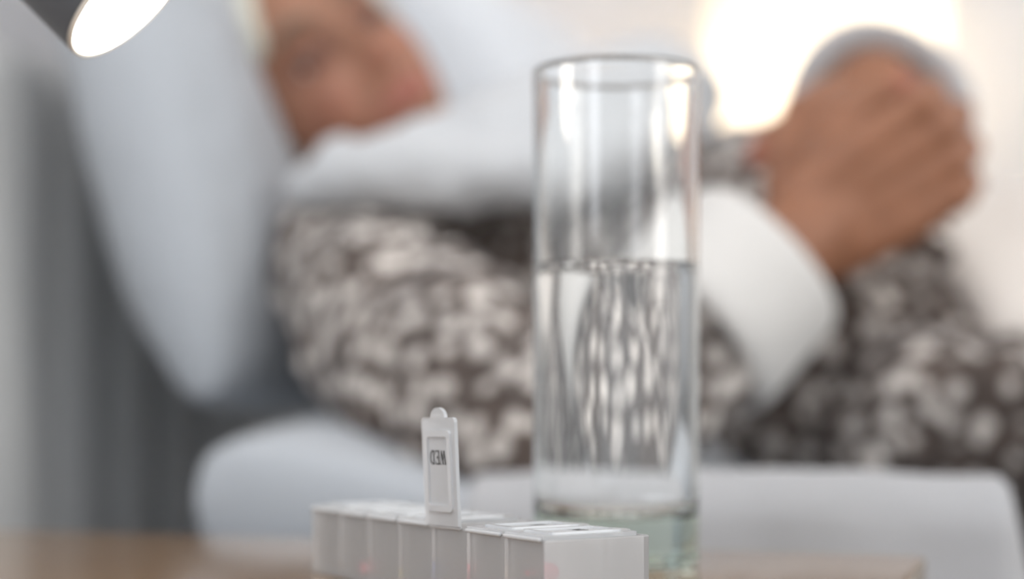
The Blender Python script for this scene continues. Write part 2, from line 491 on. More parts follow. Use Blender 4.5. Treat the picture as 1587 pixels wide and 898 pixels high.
tube(bm, [P(640, 440, 1.39), P(770, 475, 1.41), P(1000, 480, 1.41), P(1250, 525, 1.37), P(1400, 590, 1.33)], [0.08, 0.10, 0.105, 0.105, 0.105], 24)
tube(bm, [P(690, 380, 1.38), SH], [0.06, 0.048], 16)
tube(bm, [SH, (SH+EL)/2, EL], [0.046, 0.043, 0.038], 18)
tube(bm, [EL, EL.lerp(WR, 0.3), EL.lerp(WR, 0.75), WR], [0.037, 0.042, 0.033, 0.029], 18)
FS = P(930, 330, 1.55); FE = P(1345, 270, 1.53); FW = P(1352, 148, 1.245)
tube(bm, [CH+Vector((0.02, 0.06, -0.02)), FS, FE], [0.06, 0.042, 0.036], 16)
tube(bm, [FE, FE.lerp(FW, 0.3), FW], [0.038, 0.040, 0.034], 16)
# legs under the duvet
for hip, knee, foot in ((B(0.22, 1.06, 0.60), B(0.62, 1.14, 0.70), B(1.05, 1.20, 0.57)), (B(0.22, 1.30, 0.60), B(0.62, 1.34, 0.69), B(1.05, 1.36, 0.57))):
    tube(bm, [hip, hip.lerp(knee, 0.5), knee], [0.075, 0.07, 0.055], 18)
    tube(bm, [knee, knee.lerp(foot, 0.35), foot], [0.052, 0.052, 0.035], 18)
    tube(bm, [foot, foot+AX*0.03+Vector((0, 0, 0.10))], [0.034, 0.03], 14)
tips = []
def hand(wr, K, Nn, side, bends, spread, thumb, s=1.0):
    """wrist, direction of the knuckles, back-of-hand normal, side +1 right hand / -1 left; fingers index..little"""
    K = K.normalized(); Nn = (Nn-K*Nn.dot(K)).normalized(); T = Nn.cross(K)*side
    def H(k, t, n): return wr+K*(k*s)+T*(t*s)+Nn*(n*s)
    base = [(0.092, 0.031), (0.096, 0.010), (0.091, -0.011), (0.083, -0.030)]
    ln = [(0.042, 0.026, 0.021), (0.046, 0.030, 0.022), (0.043, 0.028, 0.022), (0.034, 0.021, 0.019)]
    rd = [(0.0112, 0.0098, 0.0086), (0.0115, 0.010, 0.0088), (0.011, 0.0095, 0.0084), (0.0098, 0.0086, 0.0076)]
    for (k, t), l, r, bd, sp in zip(base, ln, rd, bends, spread):
        tube(bm, [H(-0.006, t*0.62, 0), H(0.045, t*0.9, 0.001), H(k, t, 0.0)], [0.021*s, 0.0165*s, 0.0122*s], 14)
        ellipsoid(bm, H(k, t, 0.003), (0.0125*s,)*3, None, 12, 8)
        p = H(k, t, 0); ang = 0
        pts = [p]; rs = [r[0]*1.05*s]
        for q in range(3):
            ang += bd[q]
            d = (K*math.cos(ang)-Nn*math.sin(ang)+T*sp*math.cos(ang)).normalized()
            p = p+d*l[q]*s; pts.append(p); rs.append(r[q]*s*(0.93 if q == 2 else 1))
        for q in range(3): tube(bm, [pts[q], pts[q+1]], [rs[q], rs[q+1]], 12)
        tips.append(pts[-1])
    tp = [H(*q) for q in thumb]
    tube(bm, [H(0.012, 0.016, -0.008), tp[0]], [0.020*s, 0.0155*s], 12)
    tube(bm, tp[:2], [0.0145*s, 0.0125*s], 12); tube(bm, tp[1:], [0.0125*s, 0.0095*s], 12)
    tips.append(tp[-1])
    tube(bm, [H(0.012, -0.026, -0.006), H(0.07, -0.028, -0.006)], [0.017*s, 0.013*s], 12)
RK = P(1462, 230, 1.105)-WR
hand(WR, RK, Vector((0.28, -0.95, 0.10)), 1, [(1.15, 1.1, 0.6), (1.1, 1.15, 0.6), (1.1, 1.15, 0.6), (1.1, 1.15, 0.6)],
     (0.08, 0.02, -0.04, -0.1), ((0.040, 0.042, -0.022), (0.072, 0.050, -0.040), (0.098, 0.046, -0.052)))
LK = P(1300, 178, 1.165)-FW
hand(FW, LK, Vector((-0.25, -0.62, 0.85)), -1, [(0.55, 0.5, 0.3), (0.5, 0.5, 0.3), (0.45, 0.55, 0.3), (0.5, 0.5, 0.3)],
     (0.05, 0.0, -0.03, -0.08), ((0.040, 0.042, -0.012), (0.070, 0.058, -0.020), (0.098, 0.060, -0.030)), 0.98)
body = obj('body', bm, M_SKIN, person, recalc=False)
remesh(body, 0.0028, 3, 0.5)
me = body.data
ca = me.color_attributes.new('tint', 'FLOAT_COLOR', 'POINT')
def mix(a, b, t): return tuple(x+(y-x)*t for x, y in zip(a, b))
base = (0.30, 0.130, 0.067)
for i, v in enumerate(me.vertices):
    c = base
    q = v.co-HO
    r, f, u = q.dot(Rh)*930, q.dot(Fh)*930, q.dot(Uh)*930
    if abs(r) < 95 and -100 < f < 130 and -120 < u < 130:
        c = mix(c, (0.40, 0.205, 0.13), 0.6)
        if f > 40:
            c = mix(c, (0.40, 0.12, 0.10), 0.85*g(r, u+67, 26, 9))
            c = mix(c, (0.15, 0.065, 0.05), 0.85*min(1, g(abs(r)-31, u+3, 23, 15)))  # eye-socket shade put into the skin colour, along with dark-circle pigment
            c = mix(c, (0.50, 0.2, 0.14), 0.5*g(abs(r)-42, u+40, 20, 20))
            c = mix(c, (0.5, 0.2, 0.14), 0.5*g(r, u+38, 14, 12))
    else:
        for tp in tips:
            d = (v.co-tp).length
            if d < 0.022: c = mix(c, (0.50, 0.16, 0.13), 0.7*(1-d/0.022))
    ca.data[i].color = (*c, 1)
# eyes, eyebrows
M_EYE = mat('eye_white', (0.7, 0.66, 0.62), 0.2); M_IRIS = mat('brown_iris', (0.03, 0.018, 0.012), 0.2)
M_BROW = mat('grey_brow', (0.22, 0.16, 0.12), 0.8)
RH = Matrix((Rh, Fh, Uh)).transposed()
for s in (-1, 1):
    bm = bmesh.new(); ellipsoid(bm, HL(s*31, 62, -2), (0.012,)*3, RH)
    e = obj('eye', bm, M_EYE, person)
    bm = bmesh.new(); ellipsoid(bm, HL(s*31, 72.0, -3), (0.0066, 0.003, 0.0066), RH, 16, 10)
    ir = obj('iris', bm, M_IRIS); ir.parent = e
    bm = bmesh.new(); tube(bm, [HL(s*14, 90, 20), HL(s*30, 90, 25), HL(s*50, 76, 21)], [0.003, 0.0038, 0.002], 10)
    obj('eyebrow', bm, M_BROW, person)
# hair: a cap over the skull, full at the temples and the back
bm = bmesh.new(); rows = []
nu, nv = 72, 40
for j in range(0, nv+1):
    row = []
    for i in range(nu):
        ph = 2*PI*i/nu
        fr = max(0, math.sin(ph))
        lim = PI*(0.62-0.31*fr**1.2+0.03*math.sin(ph*9))
        th = 0.02+(lim-0.02)*j/nv
        d = (math.sin(th)*math.cos(ph), math.sin(th)*math.sin(ph), math.cos(th))
        x, y, z = head_surface(d)
        k = 1.10+0.035*noise.noise(Vector(d)*5)+0.02*math.sin(ph*23+th*5)
        k *= 1-0.06*ss(0.8, 1.0, j/nv)
        row.append(bm.verts.new(HL(x*k, y*k, z*k)))
    rows.append(row)
for a, b in zip(rows, rows[1:]):
    for i in range(nu): bm.faces.new((a[i], b[i], b[(i+1) % nu], a[(i+1) % nu]))
bm.faces.new(rows[0])
hair = obj('hair', bm, M_HAIR, person)
so = hair.modifiers.new('s', 'SOLIDIFY'); so.thickness = 0.01; so.offset = -1

# robe: torso, near sleeve, far sleeve and skirt grown into one garment
bm = bmesh.new()
tube(bm, [P(640, 440, 1.37), P(760, 480, 1.37), P(960, 480, 1.38), P(1150, 478, 1.37), P(1290, 535, 1.33)], [0.10, 0.130, 0.138, 0.140, 0.136], 32)
tube(bm, [P(1300, 560, 1.30), P(1420, 640, 1.26), P(1520, 690, 1.24)], [0.14, 0.130, 0.115], 32)
tube(bm, [P(1350, 690, 1.15), P(1430, 650, 1.14), P(1530, 640, 1.14)], [0.035, 0.060, 0.060], 24)
tube(bm, [P(690, 400, 1.38), SH], [0.09, 0.055], 24)
tube(bm, [SH, SH.lerp(EL, 0.5)+Vector((-0.010, 0, -0.010)), EL+Vector((-0.006, 0, -0.010))], [0.057, 0.073, 0.070], 28)
CU0 = P(1035, 548, 1.065)
tube(bm, [EL+Vector((-0.006, 0, -0.010)), EL.lerp(CU0, 0.5), CU0], [0.070, 0.064, 0.056], 28)
tube(bm, [P(760, 400, 1.40), FS, FE], [0.11, 0.062, 0.056], 24)
tube(bm, [FE, FE.lerp(FW, 0.45)], [0.056, 0.05], 24)
for hip, knee, shin in ((B(0.20, 1.07, 0.595), B(0.62, 1.14, 0.690), B(1.08, 1.20, 0.56)), (B(0.22, 1.30, 0.60), B(0.62, 1.34, 0.68), B(1.08, 1.36, 0.56))):
    tube(bm, [hip, hip.lerp(knee, 0.5), knee, knee.lerp(shin, 0.5), shin], [0.095, 0.097, 0.085, 0.078, 0.066], 24)
robe = obj('robe', bm, M_ROBE, person, recalc=False)
remesh(robe, 0.006, 6, 0.5)
wrinkle(robe.data, 0.010, 14, 3.1)
wrinkle(robe.data, 0.004, 40, 1.1)
def cuff(name, p0, p1, r0, r1, m, thick=0.0):
    bm = bmesh.new(); x, y, z = frame_of(p1-p0); n = 40; rows = []
    ln = (p1-p0).length
    prof = [(0.0, 0.90), (0.0, 1.0), (0.15, 1.05), (0.5, 1.03), (0.85, 1.05), (0.97, 1.06), (1.0, 1.03), (1.01-thick*0.5, 0.95-thick), (0.9, 0.90-thick), (0.4, 0.82-thick), (0.0, 0.80-thick)]
    for h, k in prof:
        r = r0+(r1-r0)*h
        rows.append([bm.verts.new(p0+z*(ln*h)+(x*math.cos(2*PI*j/n)+y*math.sin(2*PI*j/n))*r*k*(1+0.04*math.sin(3*2*PI*j/n+h*2))) for j in range(n)])
    for a, b in zip(rows, rows[1:]+rows[:1]):
        for j in range(n): bm.faces.new((a[j], b[j], b[(j+1) % n], a[(j+1) % n]))
    o = obj(name, bm, m, person); subsurf(o); return o
tag(cuff('cuff', P(1062, 522, 1.065), P(1178, 405, 1.085), 0.063, 0.058, M_CUFF), 'wide white cuff of the near sleeve')
tag(cuff('cuff', P(1354, 200, 1.40), P(1357, 176, 1.27), 0.062, 0.068, M_FLEECE, 0.16), 'white cuff of the far sleeve')
# white collar: fleece lying over the chest and the far shoulder
bm = bmesh.new()
tube(bm, [P(478, 285, 1.215), P(560, 268, 1.205), P(690, 262, 1.20), P(820, 262, 1.20), P(930, 235, 1.24), P(1050, 200, 1.30)],
     [0.018, 0.026, 0.027, 0.028, 0.034, 0.030], 20)
tube(bm, [P(530, 232, 1.235), P(520, 250, 1.22)], [0.012, 0.02], 16)
tube(bm, [P(660, 235, 1.25), P(760, 215, 1.25), P(880, 185, 1.28), P(1010, 150, 1.36)], [0.028, 0.034, 0.042, 0.048], 20)
tube(bm, [P(780, 215, 1.32), P(900, 190, 1.38), P(1020, 140, 1.42), P(1065, 150, 1.45)], [0.04, 0.05, 0.040, 0.034], 20)
tube(bm, [P(1050, 200, 1.36), P(1100, 225, 1.36), P(1190, 228, 1.40)], [0.030, 0.018, 0.010], 20)
col = obj('collar', bm, M_FLEECE, person, recalc=False)
remesh(col, 0.005, 6, 0.5); wrinkle(col.data, 0.006, 16, 7.7)

# ------------------------------------------------------------------ duvets
def bar_duvet(b_near, b_far, a0, a1, zt, zb, seed):
    """thick folded duvet: a rounded slab along the bed with its near edge hanging down the side"""
    bm = bmesh.new(); rows = []; n = 60
    prof = []
    for k in range(13):                             # near face going up, over the top, down behind
        t = k/12
        prof.append((b_near+0.012*math.sin(t*PI*2), zb+(zt-0.03-zb)*t))
    for k in range(1, 9):
        t = k/8*PI/2
        prof.append((b_near+0.035-0.035*math.cos(t), zt-0.03+0.03*math.sin(t)))
    for k in range(1, 8):
        prof.append((b_near+0.035+(b_far-b_near-0.035)*k/7, zt-0.012*k/7))
    prof += [(b_far+0.015, zt-0.03), (b_far, MT+0.004), (b_near+0.045, MT+0.004), (b_near+0.030, MT-0.03), (b_near+0.028, zb)]
    for i in range(n+1):
        t = i/n; a = a0+(a1-a0)*t
        endk = min(1, ss(0, 0.05, t), ss(0, 0.06, 1-t))
        row = []
        for q, (b, z) in enumerate(prof):
            w = noise.fractal(Vector((a*7+seed, b*9, z*6)), 0.8, 2, 3)
            zz = z if z <= MT+0.005 else MT+0.004+(z-MT-0.004)*(0.25+0.75*endk)
            front = 1 if q < 20 else 0
            row.append(bm.verts.new(B(a, b-front*0.006*w-front*0.010*endk, zz+(0.004*w if z > MT+0.006 else 0))))
        rows.append(row)
    m = len(prof)
    for r0, r1 in zip(rows, rows[1:]):
        for q in range(m): bm.faces.new((r0[q], r0[(q+1) % m], r1[(q+1) % m], r1[q]))
    bm.faces.new(rows[0]); bm.faces.new(rows[-1])
    return bm
pe = P(1620, 740, 0.80)
bm = bar_duvet(0.832, 0.935, -0.215, pe.dot(AX), CZ-0.0425, 0.22, 1.0)
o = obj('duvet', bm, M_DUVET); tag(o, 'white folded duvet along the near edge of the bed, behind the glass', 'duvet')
# cream duvet over the legs
bm = bmesh.new(); nx, ny = 60, 60
rows = []
for i in range(nx+1):
    row = []
    for j in range(ny+1):
        t = i/nx; q = j/ny
        b = 1.17+(1.66-1.17)*q; a0 = 0.075-0.075*ss(0, 0.30, q); a = a0+(1.38-a0)*t
        z = CZ+0.035+0.12*ss(0, 0.32, q)*(0.85+0.15*ss(0, 0.25, t))-0.23*ss(0.72, 1.0, q)-0.06*ss(0.5, 1.0, t)*(1-q)
        z += 0.016*noise.fractal(Vector((a*9, b*9, 2)), 0.8, 2, 3)
        row.append(bm.verts.new(B(a, b, z)))
    rows.append(row)
for r0, r1 in zip(rows, rows[1:]):
    for j in range(ny): bm.faces.new((r0[j], r0[j+1], r1[j+1], r1[j]))
cd = obj('duvet', bm, M_CREAM); so = cd.modifiers.new('s', 'SOLIDIFY'); so.thickness = 0.03; so.offset = 0
tag(cd, 'cream duvet heaped over the legs beside the folded hands', 'duvet')

bm = bmesh.new(); nx, ny = 50, 40; rows = []
for i in range(nx+1):
    row = []
    for j in range(ny+1):
        t = i/nx; q = j/ny
        a = 0.10+1.25*t; b = 1.70+0.50*q
        z = MT+0.02+0.30*ss(0, 0.25, q)*ss(0, 0.3, 1-q)*(0.9+0.1*ss(0, 0.2, t))-0.05*ss(0.6, 1, t)
        z += 0.016*noise.fractal(Vector((a*8+4, b*8, 5)), 0.8, 2, 3)
        row.append(bm.verts.new(B(a, b, max(z, MT+0.017))))
    rows.append(row)
for r0, r1 in zip(rows, rows[1:]):
    for j in range(ny): bm.faces.new((r0[j], r0[j+1], r1[j+1], r1[j]))
bl = obj('blanket', bm, M_DUVET); so = bl.modifiers.new('s', 'SOLIDIFY'); so.thickness = 0.025; so.offset = 0
tag(bl, 'pale grey-white blanket heaped on the far half of the bed beyond the hands', 'blanket')

# ------------------------------------------------------------------ bedside table
TT = math.radians(17)
TX = Vector((math.cos(TT), -math.sin(TT), 0)); TY = Vector((math.sin(TT), math.cos(TT), 0))
def TB(a, b, z): return TX*a+TY*b+Vector((0, 0, z))
T4 = Matrix(((TX.x, TY.x, 0), (TX.y, TY.y, 0), (0, 0, 1))).to_4x4()
corner = Vector((0.1676, 0.6966, 0)); CA, CB = corner.dot(TX), corner.dot(TY)
table = thing('bedside_table', 'pale wooden bedside table under the glass and pill box', 'table', TB(CA-0.28, CB-0.22, 0))
bm = bmesh.new(); box(bm, (CA-0.60, CB-0.45, TOP-0.025), (CA, CB, TOP), T4)
tt = obj('tabletop', bm, M_WOOD, table, smooth=False); bevel(tt, 0.0015, 2)
bm = bmesh.new(); box(bm, (CA, CB-0.449, TOP-0.024), (CA+0.0012, CB-0.001, TOP-0.0012), T4)
eb = obj('edge_band', bm, M_EDGE, smooth=False); eb.parent = tt
bm = bmesh.new(); box(bm, (CA-0.585, CB-0.435, 0.12), (CA-0.02, CB-0.015, TOP-0.025), T4)
obj('cabinet', bm, M_WOOD, table, smooth=False)
for z0, z1 in ((0.14, 0.32), (0.33, 0.515)):
    bm = bmesh.new(); box(bm, (CA-0.02, CB-0.43, z0), (CA-0.004, CB-0.02, z1), T4)
    d = obj('drawer', bm, M_WOOD, table, smooth=False); bevel(d, 0.002)
    bm = bmesh.new(); zz = (z0+z1)/2
    tube(bm, [TB(CA-0.006, CB-0.28, zz), TB(CA+0.018, CB-0.28, zz), TB(CA+0.018, CB-0.17, zz), TB(CA-0.006, CB-0.17, zz)], [0.004]*4, 10)
    h = obj('handle', bm, M_METAL); h.parent = d
for da in (0.04, 0.55):
    for db in (0.04, 0.41):
        bm = bmesh.new(); lathe(bm, [(0, 0), (0.013, 0), (0.02, 0.12), (0, 0.12)], TB(CA-da, CB-db, 0), 16); obj('leg', bm, M_WOOD, table)

# ------------------------------------------------------------------ glass of water
GY = 0.664
gc = P(955, 600, GY); gc.z = TOP
GR = 0.0322; GH = 0.1925; GW = 0.0019; GB = 0.0185
bm = bmesh.new()
prof = [(0, 0.0016), (0.020, 0.0012), (0.0265, 0.0), (GR-0.0022, 0.0), (GR-0.0008, 0.0008), (GR, 0.003), (GR, 0.0045), (GR, GH*0.5), (GR, GH-0.012), (GR+0.0002, GH-0.0035), (GR+0.0003, GH-0.0012), (GR-0.0003, GH-0.0002), (GR-GW/2, GH),
        (GR-GW, GH-0.0006), (GR-GW, GH-0.0025), (GR-GW, GH*0.5), (GR-GW, GB+0.0085), (GR-GW, GB+0.007), (GR-GW-0.0012, GB+0.0030), (GR-GW-0.005, GB+0.0008), (GR-GW-0.008, GB+0.0002), (0.016, GB), (0, GB)]
lathe(bm, prof, gc, 96)
gl = obj('drinking_glass', bm, M_GLASS)
tag(gl, 'tall straight clear drinking glass half full of water on the bedside table', 'glass')
WL = CZ+0.0465-TOP
ri = GR-GW+0.00015
bm = bmesh.new()
lathe(bm, [(0, GB-0.0002), (0.016, GB-0.0002), (GR-GW-0.005+0.0001, GB+0.0006), (GR-GW-0.0011, GB+0.0029), (ri, GB+0.007), (ri, GB+0.0085), (ri, WL*0.6), (ri, WL-0.002), (ri, WL+0.0009), (ri-0.0001, WL+0.0010), (ri-0.0003, WL+0.0009), (ri-0.0012, WL+0.0003), (ri-0.003, WL), (ri-0.006, WL), (0, WL)], gc, 96)
o = obj('water', bm, M_WATER); tag(o, 'clear water filling the lower part of the glass', 'water')

# ------------------------------------------------------------------ pill organiser
ld = Vector((-0.530, 0.848, 0)).normalized(); le = Vector((ld.y, -ld.x, 0))
pitch = 0.0226; D = 0.0384; BH = 0.0257; TW = 0.0011
A0 = P(843, 833, 0.5); A0.z = TOP
org = thing('pill_organiser', 'frosted plastic weekly pill box, third lid open', 'pill box', A0+ld*(pitch*3.5)+le*(D/2))
PM = Matrix((ld, -le, Vector((0, 0, 1)))).transposed().to_4x4()     # right-handed frame
PM = Matrix(((ld.x, le.x, 0, A0.x), (ld.y, le.y, 0, A0.y), (0, 0, 1, A0.z), (0, 0, 0, 1)))
def Q(s, t, h): return A0+ld*s+le*t+Vector((0, 0, h))
# tray with seven pockets, as a watertight stepped solid
def tray():
    bm = bmesh.new()
    xs = [0.0]; solid = []
    for i in range(7):
        x0 = i*pitch; w0 = TW if i == 0 else TW/2; w1 = TW if i == 6 else TW/2
        xs += [x0+w0, x0+pitch-w1]; solid += [True, False]
    xs.append(7*pitch); solid.append(True)
    ys = [0.0, TW, D-TW, D]
    nx, ny = len(xs)-1, 3
    H = BH-0.0018
    cell = [[(H if (solid[i] or j != 1) else 0.0014) for j in range(ny)] for i in range(nx)]
    cache = {}
    def V(i, j, z):
        k = (i, j, round(z, 6))
        if k not in cache: cache[k] = bm.verts.new(Q(xs[i], ys[j], z))
        return cache[k]
    for i in range(nx):
        for j in range(ny):
            z = cell[i][j]
            bm.faces.new((V(i, j, z), V(i+1, j, z), V(i+1, j+1, z), V(i, j+1, z)))
            bm.faces.new((V(i, j, 0), V(i, j+1, 0), V(i+1, j+1, 0), V(i+1, j, 0)))
            for di, dj, e in ((1, 0, ((i+1, j), (i+1, j+1))), (-1, 0, ((i, j+1), (i, j))), (0, 1, ((i+1, j+1), (i, j+1))), (0, -1, ((i, j), (i+1, j)))):
                ii, jj = i+di, j+dj
                zn = cell[ii][jj] if 0 <= ii < nx and 0 <= jj < ny else 0.0
                if zn < z-1e-9:
                    (a, b) = e
                    bm.faces.new((V(*a, zn), V(*b, zn), V(*b, z), V(*a, z)))
    return bm
tr = obj('tray', tray(), M_TRAY, org, smooth=False); bevel(tr, 0.0005, 2)
# lid in its own frame: x along its width, y from the hinge outward, z up; outer face on top
LW = pitch-0.0013; LLn = 0.0347
def lid_mesh():
    bm = bmesh.new()
    t = 0.0012
    def slab(pts, z0, z1):
        a = [bm.verts.new((x, y, z0)) for x, y in pts]; b = [bm.verts.new((x, y, z1)) for x, y in pts]
        bm.faces.new(list(reversed(a))); bm.faces.new(b)
        n = len(pts)
        for k in range(n): bm.faces.new((a[k], a[(k+1) % n], b[(k+1) % n], b[k]))
    def rrect(x0, y0, x1, y1, r, n=4):
        out = []
        for cx, cy, a0 in ((x1-r, y0+r, -PI/2), (x1-r, y1-r, 0), (x0+r, y1-r, PI/2), (x0+r, y0+r, PI)):
            out += [(cx+r*math.cos(a0+PI/2*k/n), cy+r*math.sin(a0+PI/2*k/n)) for k in range(n+1)]
        return out
    w = LW/2
    # outline with the round thumb tab on the free edge
    pts = [(-w, 0), (w, 0)]
    pts += [(w-0.0016+0.0016*math.cos(a), LLn-0.0016+0.0016*math.sin(a)) for a in [PI/2*k/4 for k in range(5)]]
    pts += [(0.0045*math.cos(a), LLn+0.0032*math.sin(a)) for a in [PI*k/10 for k in range(11)]]
    pts += [(-w+0.0016+0.0016*math.cos(a), LLn-0.0016+0.0016*math.sin(a)) for a in [PI/2+PI/2*k/4 for k in range(5)]]
    slab(pts, 0, t)
    # raised frame around the label field: outer loop minus inner loop
    o_ = rrect(-w+0.0022, 0.0045, w-0.0022, LLn-0.0042, 0.0016); i_ = rrect(-w+0.0042, 0.0065, w-0.0042, LLn-0.0062, 0.0010)
    z0, z1 = t, t+0.0007
    n = len(o_)
    vo0 = [bm.verts.new((x, y, z0-0.0002)) for x, y in o_]; vo1 = [bm.verts.new((x*0.98, y, z1)) for x, y in o_]
    vi1 = [bm.verts.new((x, y, z1)) for x, y in i_]; vi0 = [bm.verts.new((x, y, z0-0.0002)) for x, y in i_]
    for k in range(n):
        q = (k+1) % n
        for a, b in ((vo0, vo1), (vo1, vi1), (vi1, vi0), (vi0, vo0)): bm.faces.new((a[k], a[q], b[q], b[k]))
    return bm
def hinge_mesh():
    bm = bmesh.new()
    for x0, x1 in ((-LW/2+0.001, LW/2-0.001),):
        tube(bm, [(x0, -0.0006, 0.0), (x1, -0.0006, 0.0)], [0.0007, 0.0007], 10)
    return bm
# thin serif lettering as flat ribbons
LET = {
 'W': [((0, 1), (.26, 0), 1), ((.26, 0), (.5, .9), .4), ((.45, 1), (.74, 0), 1), ((.74, 0), (1, 1), .4), ((-.06, 1), (.14, 1), .4), ((.86, 1), (1.06, 1), .4)],
 'E': [((.15, 0), (.15, 1), 1), ((0, 1), (.85, 1), .5), ((0, 0), (.9, 0), .5), ((.15, .5), (.6, .5), .5), ((.85, 1), (.85, .8), .5), ((.9, 0), (.9, .22), .5), ((.6, .38), (.6, .62), .4)],
 'D': [((.15, 0), (.15, 1), 1), ((0, 1), (.5, 1), .5), ((0, 0), (.5, 0), .5), ((.5, 1), (.82, .82), .8), ((.82, .82), (.92, .5), 1), ((.92, .5), (.82, .18), 1), ((.82, .18), (.5, 0), .8)],
 'M': [((.1, 0), (.1, 1), .5), ((.1, 1), (.5, .1), 1), ((.5, .1), (.9, 1), .5), ((.9, 1), (.9, 0), 1), ((0, 0), (.2, 0), .4), ((.8, 0), (1, 0), .4)],
 'O': [((.5, 1), (.15, .8), .7), ((.15, .8), (.05, .5), 1), ((.05, .5), (.15, .2), 1), ((.15, .2), (.5, 0), .7), ((.5, 0), (.85, .2), .7), ((.85, .2), (.95, .5), 1), ((.95, .5), (.85, .8), 1), ((.85, .8), (.5, 1), .7)],
 'N': [((.1, 0), (.1, 1), .5), ((.1, 1), (.9, 0), 1), ((.9, 0), (.9, 1), .5), ((0, 0), (.2, 0), .4), ((.8, 1), (1, 1), .4)],
 'T': [((.5, 0), (.5, 1), 1), ((0, 1), (1, 1), .5), ((0, 1), (0, .8), .4), ((1, 1), (1, .8), .4), ((.3, 0), (.7, 0), .4)],
 'U': [((.12, 1), (.12, .25), 1), ((.12, .25), (.5, 0), .8), ((.5, 0), (.88, .25), .8), ((.88, .25), (.88, 1), .5), ((0, 1), (.25, 1), .4), ((.75, 1), (1, 1), .4)],
 'H': [((.15, 0), (.15, 1), 1), ((.85, 0), (.85, 1), 1), ((.15, .5), (.85, .5), .5), ((0, 1), (.3, 1), .4), ((.7, 1), (1, 1), .4), ((0, 0), (.3, 0), .4), ((.7, 0), (1, 0), .4)],
 'F': [((.15, 0), (.15, 1), 1), ((0, 1), (.85, 1), .5), ((.15, .5), (.6, .5), .5), ((.85, 1), (.85, .8), .5), ((0, 0), (.35, 0), .4)],
 'R': [((.15, 0), (.15, 1), 1), ((0, 1), (.6, 1), .5), ((.6, 1), (.85, .75), 1), ((.85, .75), (.6, .5), 1), ((.6, .5), (.15, .5), .5), ((.5, .5), (.95, 0), 1), ((0, 0), (.3, 0), .4)],
 'I': [((.5, 0), (.5, 1), 1), ((.3, 1), (.7, 1), .4), ((.3, 0), (.7, 0), .4)],
 'S': [((.88, .8), (.5, 1), .6), ((.5, 1), (.12, .78), .8), ((.12, .78), (.5, .52), 1), ((.5, .52), (.88, .25), 1), ((.88, .25), (.5, 0), .8), ((.5, 0), (.12, .2), .6)],
 'A': [((.05, 0), (.5, 1), .5), ((.5, 1), (.95, 0), 1), ((.2, .33), (.8, .33), .5), ((-.06, 0), (.2, 0), .4), ((.8, 0), (1.06, 0), .4)],
}
def letters(word, x0, y0, h, wch, gap, stroke):
    """flat print in the xy plane, reading from +x to -x (the reader sits on the far side of the box)"""
    bm = bmesh.new(); x = 0
    tot = sum(wch*(1.25 if c in 'WM' else 1.0) for c in word)+(len(word)-1)*gap
    for n_, ch in enumerate(word):
        wf = 1.25 if ch in 'WM' else 1.0
        for i, ((ax, ay), (bx, by), k) in enumerate(LET[ch]):
            p = Vector((ax*wch*wf+x, ay*h)); q = Vector((bx*wch*wf+x, by*h)); d = (q-p)
            if d.length < 1e-9: continue
            d.normalize(); nn = Vector((-d.y, d.x))*stroke*k*0.5; ex = d*stroke*0.2
            zz = 0.00001*(i % 5)
            c = [p-ex+nn, p-ex-nn, q+ex-nn, q+ex+nn]
            v = [bm.verts.new((x0+tot/2-r.x, y0-r.y, zz)) for r in c]
            bm.faces.new(v)
        x += wch*wf+gap
    return bm
lm = hm = None
words = ['MON', 'TUE', 'WED', 'THU', 'FRI', 'SAT', 'SUN']
for i, wd in enumerate(words):
    open_ = i == 2
    if lm is None:
        l = obj('lid', lid_mesh(), M_LID, None, smooth=False); lm = l.data
    else:
        l = link_mesh('lid', lm, None, None, smooth=False)
    base = Matrix.Translation(Vector((pitch*(i+0.5), 0.0001, BH-0.0018)))
    if open_: base = Matrix.Translation(Vector((pitch*(i+0.5), -0.0004, BH-0.0012))) @ Matrix.Rotation(math.radians(91.5), 4, 'X') @ Matrix.Rotation(math.radians(-1.0), 4, 'Z')
    l.parent = org; l.matrix_parent_inverse = Matrix.Translation(org.location).inverted()
    # local frame of the box (x along ld, y along le) is left-handed: mirror handled by flipping x of the lid
    FM = Matrix(((-ld.x, le.x, 0, 0), (-ld.y, le.y, 0, 0), (0, 0, 1, 0), (0, 0, 0, 1)))
    FM.translation = A0
    sx = -1
    pos = Matrix.Translation(Vector((-pitch*(i+0.5)-(0.0012 if open_ else 0), base.translation.y, base.translation.z)))
    rot = Matrix.Rotation(math.radians(92.0), 4, 'X') @ Matrix.Rotation(math.radians(1.2), 4, 'Z') if open_ else Matrix.Identity(4)
    l.matrix_basis = FM @ pos @ rot
    bmh = None
    if hm is None:
        hg = obj('hinge', hinge_mesh(), M_LID); hm = hg.data
    else:
        hg = link_mesh('hinge', hm, None)
    hg.parent = l
    bml = letters(wd, -0.0006, LLn*0.63+0.0021, 0.0042, 0.0026, 0.0006, 0.00075)
    t_ = obj('lettering', bml, M_INK, smooth=False, recalc=False); t_.parent = l
    t_.location = (0, 0, 0.0012+0.00006)
    if open_: tag(l, 'open lid standing upright, printed WED')
bpy.context.view_layer.update()

